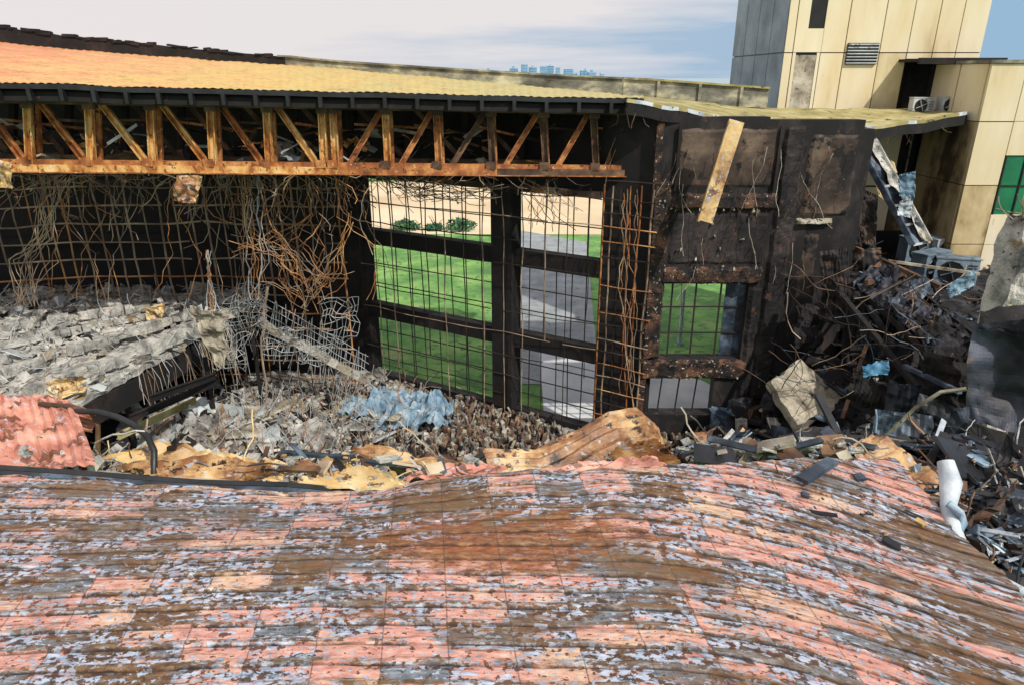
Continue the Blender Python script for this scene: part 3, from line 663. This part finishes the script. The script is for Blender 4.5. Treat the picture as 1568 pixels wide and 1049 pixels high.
for pts,Y,mt,nm in (([(1376,268),(1402,262),(1398,306),(1376,300)],26.2,blue,'hanging_blue_sheet'),([(1378,308),(1398,306),(1396,335),(1374,330)],26.2,white,'hanging_blue_sheet'),([(1290,280),(1318,275),(1312,362),(1280,366)],28,tan,'broken_wall_panel'),([(1320,560),(1362,552),(1358,572),(1322,578)],16,sky_b,'hanging_blue_sheet'),([(1448,440),(1490,412),(1494,438),(1456,458)],19.5,blue,'hanging_blue_sheet'),([(1090,622),(1126,625),(1122,668),(1085,668)],24.5,blue,'hanging_blue_sheet'),([(1330,230),(1372,250),(1376,330),(1345,300)],30,panels,'broken_wall_panel'),([(1322,290),(1345,300),(1340,380),(1318,372)],27,charb,'broken_wall_panel')):
    scrap(nm,pts,Y,mt,.15)
def onslab(px,py):
    return oz(px,py,7.15)
for px,py,s_,rt,mt_ in ((1418,430,1.7,.5,acb),(1456,436,1.6,-.3,acb),(1400,400,1.6,.2,acb),(1440,400,1.5,.3,acw),(1474,402,1.5,0,acb)): 
    q=onslab(px,py); ac((q.x,q.y,7.12),s_,rt,mt_)
m=MB('fallen_concrete_slab',[tan,char])
q=[oy(1176,588,21.2),oy(1222,552,22.2),oy(1292,618,21.4),oy(1222,660,20.2)]
nn=(q[1]-q[0]).cross(q[3]-q[0]).normalized(); nn=nn if nn.y<0 else -nn
ctr=sum(q,Vector())/4
def cf(u,v,side):
    p=q[0].lerp(q[1],u).lerp(q[3].lerp(q[2],u),v); p+= (p-ctr)*.05*nz(u*4,v*4)*2; return p+nn*((.16 if side else -.16)+.04*nz(p.x*2.5,p.z*2.5,p.y))
m.grid(lambda u,v:cf(u,v,1),20,20); m.grid(lambda u,v:cf(u,v,0),20,20,1)
for s in range(4):
    f={0:lambda t:(t,0),1:lambda t:(1,t),2:lambda t:(1-t,1),3:lambda t:(0,1-t)}[s]
    m.grid(lambda u,v,f=f:cf(*f(u),0).lerp(cf(*f(u),1),v),20,2)
m.done()
m=MB('broken_concrete_column',[conc,char,wire])
def colf(u,v):
    z=lerp(4,12.1,v); an=u*2*math.pi; r=.34+.05*nz(z*1.2,math.cos(an)*2)+.04*nz(z*4,an*1.0)-(.12*sm((v-.9)/.1)); sq=1/max(abs(math.cos(an)),abs(math.sin(an)))
    x=interp(z,[(4,11.9),(9,11.45),(12.1,11.25)]); an2=an+.3
    return Vector((x+math.cos(an2)*r*min(sq,1.35),15.2+math.sin(an2)*r*min(sq,1.35),z+.12*nz(an*2,7)))
m.grid(colf,32,70,0); m.grid(lambda u,v:Vector((11.25,15.2,12.1)).lerp(colf(u,1),v),32,2,1)
for _ in range(12): m.tube(walk((11.25+U(-.25,.25),15.2+U(-.25,.25),12.0),5,.15,(U(-.5,.5),U(-.5,.5),1),.4),.012,4,2)
m.sheet((Vector((11.1,14.6,12.2)),Vector((11.9,14.5,11.9)),Vector((11.8,14.3,10.0)),Vector((10.8,14.5,10.2))),18,14,.25,1.6,0,1,0)
m.done()
m=MB('leaning_dark_sheet',[soot,char,navy])
m.sheet((oy(1492,496,13.5),oy(1620,485,12.5),oy(1640,690,12),oy(1484,640,13)),40,30,.35,1,0,16,2,.3); m.sheet((oy(1484,642,12.8),oy(1640,690,11.9),oy(1640,800,11),oy(1500,740,12)),20,16,.3,1.3,0,1,1)
m.sheet((oy(1500,480,13.8),oy(1640,470,13.6),oy(1620,520,12.6),oy(1498,508,13.2)),20,10,.2,1.3,0,1,0); m.done()
# ---------------------------------------------------------------- foreground corrugated roof
EZ=[(-9,9.97),(-6.85,9.93),(-4.3,9.76),(-2.9,9.66),(-2,9.68),(-1.2,9.84),(-.4,9.97),(1.9,10.06),(4,10.2),(5.5,10.2)]
P=0.25
def bend(x): return .187*max(0,x-1.2)**1.7 + .04*math.sin(x*.7)-.02*x
def base(x,y):
    z=10+.012*math.sin(x*1.1+.6*y)+.02*nz(x*.6,y*.6,3)
    return lerp(z,interp(x,EZ)+.03*nz(x*2,1),sm((y-6.0)/2.3))
prof=[(0,0),(.26,.0),(.31,.9),(.38,1.0),(.50,1.0),(.57,.9),(.62,0)]
xs_=[lerp(-9.5,5.1,i/230) for i in range(231)]; ts=[]
for k in range(int((10.4-1)/P)):
    for f_,h_ in prof: ts.append((1+k*P+f_*P,h_))
def yedge(x): return 8.15+.08*nz(x*1.5,0)+.05*nz(x*6,2)
verts=[];uv=[]
for t_,h_ in ts:
    for x in xs_:
        ye=yedge(x); y0=t_-bend(x)+.012*nz(x*1.3,t_*2); y=min(y0,ye)
        xe=x if x<4.4 else x+(x-4.4)*(.25*nz(t_*1.7,5)+.35*(8.2-y)/3)
        dent=.014*nz(x*2.2,t_*2.2,6)+.008*nz(x*6,t_*5,9)
        verts.append((xe,y,base(x,y)+h_*.030*(1-.9*abs(nz(x*1.5,t_*4)))+dent)); uv.append((x,t_,y0>ye))
faces=[];W=len(xs_)
for j in range(len(ts)-1):
    for i in range(W-1):
        a=j*W+i; q=(a,a+1,a+W+1,a+W)
        if all(uv[k][2] for k in q): continue
        faces.append(q)
me=bpy.data.meshes.new('corrugated_metal_roof'); me.from_pydata(verts,[],faces)
ul=me.uv_layers.new(name='UVMap')
lu=[0]*(2*len(me.loops))
for li,l in enumerate(me.loops): lu[2*li]=uv[l.vertex_index][0]; lu[2*li+1]=uv[l.vertex_index][1]
ul.data.foreach_set('uv',lu)
ob=bpy.data.objects.new('corrugated_metal_roof',me); S.collection.objects.link(ob)
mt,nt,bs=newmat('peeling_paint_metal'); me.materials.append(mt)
tc=N(nt,'ShaderNodeUVMap'); sx=N(nt,'ShaderNodeSeparateXYZ'); nt.links.new(tc.outputs[0],sx.inputs[0]); u_,v_=sx.outputs[0],sx.outputs[1]
def mp(sx_,sy_,ox=0):
    q=N(nt,'ShaderNodeMapping'); q.inputs['Scale'].default_value=(sx_,sy_,1); q.inputs['Location'].default_value=(ox,ox*.7,0); nt.links.new(tc.outputs[0],q.inputs[0]); return q.outputs[0]
big=noisetex(nt,mp(.55,.9),1.0,4,.55); bigb=noisetex(nt,mp(.7,1.3,17),1.0,4,.6); mid=noisetex(nt,mp(2.6,6),1,6,.65); fin=noisetex(nt,mp(5,16),1,6,.7); fin2=noisetex(nt,mp(9.5,14),1.2,4,.62)
strk=noisetex(nt,mp(1.1,11,5),1,5,.65)
vr=math_(nt,'DIVIDE',math_(nt,'ADD',v_,math_(nt,'MULTIPLY',math_(nt,'SUBTRACT',fin,.5),.04)),P); row=math_(nt,'FLOOR',math_(nt,'ADD',vr,.65)); fr_=math_(nt,'FRACT',vr)
uo=math_(nt,'ADD',u_,math_(nt,'MULTIPLY',v_,.12)); uc=math_(nt,'DIVIDE',math_(nt,'ADD',uo,math_(nt,'MULTIPLY',math_(nt,'SUBTRACT',mid,.5),.2)),.62); cl_=math_(nt,'FLOOR',uc)
fu=math_(nt,'FRACT',math_(nt,'DIVIDE',uo,.62))
cmb=N(nt,'ShaderNodeCombineXYZ'); nt.links.new(row,cmb.inputs[0]); nt.links.new(cl_,cmb.inputs[1])
wn=N(nt,'ShaderNodeTexWhiteNoise'); nt.links.new(cmb.outputs[0],wn.inputs['Vector']); cell=wn.outputs['Value']
pkA=ramp(nt,fin,[(.3,c(168,112,98)),(.5,c(220,160,146)),(.7,c(242,206,190))])
pkB=ramp(nt,fin,[(.3,c(180,140,114)),(.5,c(226,194,164)),(.7,c(246,226,198))])
pk=mix(nt,ramp(nt,math_(nt,'ADD',math_(nt,'MULTIPLY',cell,.1),math_(nt,'MULTIPLY',bigb,.9)),[(.52,(0,0,0,1)),(.68,(1,1,1,1))]),pkA,pkB)
brA=ramp(nt,fin,[(.3,c(60,44,34)),(.5,c(116,84,56)),(.7,c(164,138,106))])
brB=ramp(nt,fin,[(.3,c(74,78,82)),(.5,c(118,126,134)),(.7,c(176,184,194))])
br=mix(nt,ramp(nt,math_(nt,'ADD',bigb,math_(nt,'MULTIPLY',math_(nt,'SUBTRACT',mid,.5),.8)),[(.43,(1,1,1,1)),(.53,(0,0,0,1))]),brA,brB)
s1=math_(nt,'ADD',math_(nt,'ADD',math_(nt,'MULTIPLY',mid,.85),math_(nt,'MULTIPLY',cell,.30)),math_(nt,'MULTIPLY',math_(nt,'SUBTRACT',big,.5),-.7))
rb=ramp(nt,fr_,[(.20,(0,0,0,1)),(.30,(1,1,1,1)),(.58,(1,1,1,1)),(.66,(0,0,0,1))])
s1=math_(nt,'SUBTRACT',s1,math_(nt,'MULTIPLY',rb,.06))
f1=ramp(nt,s1,[(.535,(0,0,0,1)),(.56,(1,1,1,1))])
col=mix(nt,f1,br,pk)
band=ramp(nt,s1,[(.44,(0,0,0,1)),(.51,(1,1,1,1)),(.58,(1,1,1,1)),(.68,(0,0,0,1))])
fl=ramp(nt,math_(nt,'ADD',fin2,math_(nt,'MULTIPLY',band,.115)),[(.595,(0,0,0,1)),(.61,(1,1,1,1))])
bl=ramp(nt,fin,[(.36,c(124,134,152)),(.5,c(178,192,214)),(.64,c(214,224,240))])
col=mix(nt,fl,col,bl)
dk=ramp(nt,math_(nt,'ADD',math_(nt,'SUBTRACT',1.0,fin2),math_(nt,'MULTIPLY',band,.08)),[(.60,(0,0,0,1)),(.62,(.9,.9,.9,1))])
col=mix(nt,dk,col,c(66,48,40))
sk_=ramp(nt,math_(nt,'ADD',strk,math_(nt,'MULTIPLY',math_(nt,'SUBTRACT',big,.5),.5)),[(.55,(0,0,0,1)),(.63,(.85,.85,.85,1))])
col=mix(nt,sk_,col,ramp(nt,fin,[(.3,c(64,40,26)),(.5,c(122,80,44)),(.7,c(168,126,80))]))
big2=math_(nt,'ADD',big,math_(nt,'MULTIPLY',math_(nt,'SUBTRACT',fin,.5),.3))
rz=ramp(nt,big2,[(.54,(0,0,0,1)),(.64,(.75,.75,.75,1))])
rc_=ramp(nt,mid,[(.3,c(80,54,32)),(.45,c(130,88,48)),(.58,c(112,104,84)),(.72,c(164,126,80))])
col=mix(nt,rz,col,rc_)
dx=math_(nt,'DIVIDE',math_(nt,'SUBTRACT',u_,.0),1.9); dy=math_(nt,'DIVIDE',math_(nt,'SUBTRACT',v_,6.7),.6)
dd=math_(nt,'ADD',math_(nt,'MULTIPLY',dx,dx),math_(nt,'MULTIPLY',dy,dy)); dd=math_(nt,'ADD',dd,math_(nt,'MULTIPLY',math_(nt,'SUBTRACT',mid,.5),5.0)); dd=math_(nt,'ADD',dd,math_(nt,'MULTIPLY',math_(nt,'SUBTRACT',big,.5),3.0))
pz=ramp(nt,dd,[(.3,(.9,.9,.9,1)),(1.2,(0,0,0,1))]); col=mix(nt,pz,col,ramp(nt,fin,[(.3,c(82,44,20)),(.5,c(144,82,36)),(.7,c(186,134,78))]))
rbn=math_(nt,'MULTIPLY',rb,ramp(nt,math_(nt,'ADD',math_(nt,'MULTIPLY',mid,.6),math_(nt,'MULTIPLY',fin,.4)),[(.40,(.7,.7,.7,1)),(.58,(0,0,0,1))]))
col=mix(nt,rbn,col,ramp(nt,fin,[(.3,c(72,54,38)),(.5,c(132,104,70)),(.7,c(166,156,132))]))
cr=ramp(nt,fr_,[(.20,(0,0,0,1)),(.24,(1,1,1,1)),(.27,(1,1,1,1)),(.31,(0,0,0,1)),(.61,(0,0,0,1)),(.635,(.5,.5,.5,1)),(.66,(0,0,0,1))])  # rib shadows painted into the colour as thin dark crease lines
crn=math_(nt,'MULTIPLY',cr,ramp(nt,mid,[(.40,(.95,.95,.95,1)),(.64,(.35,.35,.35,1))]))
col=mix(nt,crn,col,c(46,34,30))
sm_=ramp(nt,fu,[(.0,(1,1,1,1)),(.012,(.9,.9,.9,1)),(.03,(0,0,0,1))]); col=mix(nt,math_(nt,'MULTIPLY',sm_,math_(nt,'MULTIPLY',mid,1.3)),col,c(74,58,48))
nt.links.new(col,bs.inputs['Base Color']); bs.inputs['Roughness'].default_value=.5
bp=N(nt,'ShaderNodeBump'); bp.inputs['Strength'].default_value=.7; bp.inputs['Distance'].default_value=.012
nt.links.new(math_(nt,'ADD',fin,fl),bp.inputs['Height']); nt.links.new(bp.outputs[0],bs.inputs['Normal'])
# ---------------------------------------------------------------- wreckage along the roof edge
def ys(name,pts,Ys,mat,b=.1,cor=0,nc=10,bulge=0,f=1.5,ax=0):
    m=MB(name,[mat]); q=[oy(a,d,Y) for (a,d),Y in zip(pts,Ys)]
    m.sheet(q,nc*8 if (cor and not ax) else 60,nc*8 if (cor and ax) else 24,b,f,cor,nc,0,bulge,ax); return m.done()
ys('torn_pink_roof_sheet',[(-60,592),(112,615),(150,716),(-80,722)],[10.4,10.2,9.0,8.8],pink,.12,.05,12,.12)
ys('torn_pink_roof_sheet',[(-60,618),(60,600),(145,628),(140,660)],[10.6,10.8,10.3,10.2],pink,.12,.04,6)
ys('buckled_yellow_sheet',[(150,702),(235,676),(440,708),(430,738)],[9.6,10.0,9.8,9.0],yel,.1,.08,6,.15,1.2,1)
ys('buckled_yellow_sheet',[(160,716),(330,692),(438,718),(300,742)],[9.2,9.4,9.2,8.8],brn,.08,.07,5,0,1.4,1)
ys('buckled_yellow_sheet',[(440,748),(500,702),(568,718),(650,748)],[8.8,9.5,9.2,8.6],yel,.08,.06,9,.1,1.8)
ys('buckled_yellow_sheet',[(520,688),(560,680),(730,714),(700,728)],[10.5,10.6,10,9.6],brn,.08,.05,4,0,2,1)
ys('torn_pink_roof_sheet',[(600,735),(700,708),(780,712),(740,738)],[9,9.6,9.4,8.7],pink,.08,.05,5,0,2,1)
def ribbon(name,pts,Ys,wd,mat,cur=.15,nr=5):
    m=MB(name,[mat]); P_=[oy(a,b,Y) for (a,b),Y in zip(pts,Ys)]; L=len(P_)-1
    def fn(u,v):
        s=u*L; i=min(int(s),L-1); p=P_[i].lerp(P_[i+1],s-i)
        return p+wd*(v-.5)*(1+.15*nz(u*6,2))+Vector((0,0,cur*math.sin(v*math.pi)-.11*abs((v*nr)%1-.5)+.05*nz(u*5,v*3,L)+.02*nz(u*17,v*9)))
    m.grid(fn,60,nr*8,0); return m.done()
ribbon('curled_brown_sheet',[(745,714),(830,714),(885,686),(940,656),(985,648),(1008,668)],[9.8,9.9,10.2,10.5,10.5,10.3],Vector((.2,-.8,-.25)),brn)
ribbon('curled_brown_sheet',[(770,706),(850,700),(905,672),(955,643),(990,650)],[10.4,10.5,10.8,11,10.9],Vector((.1,-.5,-.1)),yel,.1,3)
ys('curled_brown_sheet',[(900,722),(950,680),(1005,672),(1048,716)],[8.9,9.3,9.3,8.8],brn,.06,.10,9,.05,1.4)
ys('torn_pink_roof_sheet',[(780,728),(900,704),(1000,700),(1050,718)],[8.7,9.0,9.0,8.6],pink,.06,.05,5,0,1.4,1)
m=MB('bent_black_pipe',[blk]); m.tube([oy(a,b,Y) for a,b,Y in ((70,640,10.4),(112,629,10.1),(150,630,9.9),(180,638,9.8),(205,650,9.7),(226,668,9.5),(236,690,9.3),(236,725,9.1),(230,748,9.0))],.05,8); m.smooth=True; m.done()
m=MB('bent_black_pipe',[rustd]); m.tube([oy(a,b,10.1) for a,b in ((60,618),(110,622),(140,632),(150,650),(150,712))],.04,8); m.done()
m=MB('eave_purlin',[blk,blued]); 
pp=[(-60,716),(120,728),(300,742),(440,746),(560,758),(620,752)]
for (a,b),(d,e) in zip(pp,pp[1:]): m.beam(oy(a,b,8.75),oy(d,e,8.75),.12,.12,0); m.beam(oy(a,b+4,8.6),oy(d,e+4,8.6),.1,.04,1)
m.done()
m=MB('roof_edge_wreckage',[tan,brn,blk,blued,conc,pink,wire,yel,rustd,blue,sky_b,white])
def pos():
    while True:
        px=U(-20,1180)
        if not 735<px<1050: break
    return oy(px,interp(px,[(0,712),(300,715),(640,720),(760,712),(1180,690)])+U(-22,14),U(9.0,12.0))
scatter(m,300,pos,.06,.5,[0,1,7,3,6,2,8,8,4,4],'ppfrsc')
for (a,b,d,e,Y,w) in ((430,692,735,716,10.8,.1),(560,706,720,722,10,.08),(150,722,420,742,9.2,.05),(0,690,60,715,10,.06),(240,660,262,640,14,.1)): m.beam(oy(a,b,Y),oy(d,e,Y-.4),w,w*.6,random.choice((0,1,8,3)))
def hz(x,y): return 9.35+.25*nz(x*1.2,y*1.2)-.16*max(0,x-7)
def pos():
    y=U(4.2,10.2); x=U(4.75,8.8)+(.5 if y<6 else 0); return Vector((x,y,hz(x,y)+U(0,.25)))
scatter(m,1300,pos,.05,.45,[0,8,3,4,6,8,9,2,2,3,11,8,2,3,2,2],'ppfrrssc')
scatter(m,60,pos,.5,1.0,[3,2,2,8,2,9,3,8],'ssfp')
def pos():
    px=U(1060,1330); return oy(px,U(680,706)-(.02*(px-1060)),U(8.7,10.5))
scatter(m,240,pos,.06,.4,[4,0,3,3,8,9,2,4],'pfcrs')
m.grid(lambda u,v:Vector((lerp(4.6,11,u),lerp(3,10.6,v),hz(lerp(4.6,11,u),lerp(3,10.6,v))-.1)),40,40,2)
m.done()
m=MB('twisted_rust_plank',[brn]); m.sheet((oy(1285,690,9.0),oy(1340,664,9.4),oy(1450,728,8.6),oy(1400,758,8.1)),30,24,.1,2,.07,3,0,.08,1); m.done()
m=MB('scattered_roof_scrap',[yel,blued,blk,brn,white])
def pos():
    x=U(3.2,5);y=U(6.4,8.0); return Vector((x,y,base(x,y)+.05))
scatter(m,22,pos,.04,.18,[0,1,2,3,4,2,1],'pcsf')
m.beam(oz(1228,735,10.25),oz(1275,705,10.3),.16,.06,1); m.done()
m=MB('bent_gutter',[white,blue]); m.smooth=True
g1=[oy(a,b,Y) for a,b,Y in ((1448,706,7.6),(1456,740,7.4),(1452,775,7.1),(1462,820,6.8),(1478,858,6.5),(1520,885,6.2),(1575,915,5.9),(1640,950,5.6))]
m.tube(g1,[.10,.13,.09,.10,.11,.08,.08,.08],9,0)
m.tube([oy(1452,770,7.0),oy(1470,785,6.9),oy(1475,800,6.9),oy(1466,815,6.8)],.05,7,1); m.done()
# ---------------------------------------------------------------- world, sun, camera
elev=math.radians(46); az=Vector((.62,-.78,0)).normalized()
W_=bpy.data.worlds.new('World'); S.world=W_; W_.use_nodes=True; nt=W_.node_tree; bg=nt.nodes['Background']
ST=.14
st=N(nt,'ShaderNodeTexSky'); st.sky_type='NISHITA'; st.sun_disc=False; st.sun_elevation=elev; st.sun_rotation=math.atan2(az.x,az.y); st.air_density=1.2; st.dust_density=1.5
tc=N(nt,'ShaderNodeTexCoord'); mpn=N(nt,'ShaderNodeMapping'); mpn.inputs['Scale'].default_value=(1.1,1.1,13); mpn.inputs['Location'].default_value=(.4,0,.3); nt.links.new(tc.outputs['Generated'],mpn.inputs[0])
nf=noisetex(nt,mpn.outputs[0],1.6,6,.55)
sxy=N(nt,'ShaderNodeSeparateXYZ'); nt.links.new(tc.outputs['Generated'],sxy.inputs[0])
xr=math_(nt,'ADD',sxy.outputs[0],.5)
hcol=ramp(nt,xr,[(0.0,(.60,.63,.70,1)),(.45,(.46,.56,.69,1)),(1.0,(.32,.49,.66,1))])
sc=N(nt,'ShaderNodeVectorMath'); sc.operation='SCALE'; nt.links.new(hcol,sc.inputs[0]); sc.inputs[3].default_value=1/ST
hm=ramp(nt,sxy.outputs[2],[(.10,(0,0,0,1)),(.45,(1,1,1,1))])
skyc=mix(nt,hm,sc.outputs[0],st.outputs[0])
hfac=ramp(nt,sxy.outputs[2],[(.01,(0,0,0,1)),(.09,(1,1,1,1))])
xf=math_(nt,'MULTIPLY',sxy.outputs[0],-.26)
cf_=math_(nt,'ADD',nf,math_(nt,'ADD',math_(nt,'MULTIPLY',hfac,.24),xf))
cm=ramp(nt,cf_,[(.46,(0,0,0,1)),(.68,(.92,.92,.92,1))])
colw=mix(nt,cm,skyc,(.84/ST,.79/ST,.78/ST,1))
nt.links.new(colw,bg.inputs[0]); bg.inputs[1].default_value=ST
sd=bpy.data.lights.new('sun','SUN'); sd.energy=3.8; sd.angle=math.radians(.8); sd.color=(1,.93,.82)
so=bpy.data.objects.new('sun',sd); S.collection.objects.link(so)
dirv=Vector((az.x*math.cos(elev),az.y*math.cos(elev),math.sin(elev))); so.rotation_euler=dirv.to_track_quat('Z','Y').to_euler()
cd=bpy.data.cameras.new('camera'); cd.lens=F/1568*36; cd.sensor_width=36; cd.clip_end=9000; cd.clip_start=.1
co=bpy.data.objects.new('camera',cd); S.collection.objects.link(co); co.location=CAM; co.rotation_euler=(math.radians(69),0,0); S.camera=co
S.view_settings.view_transform='Standard'; S.view_settings.look='None'; S.view_settings.exposure=0
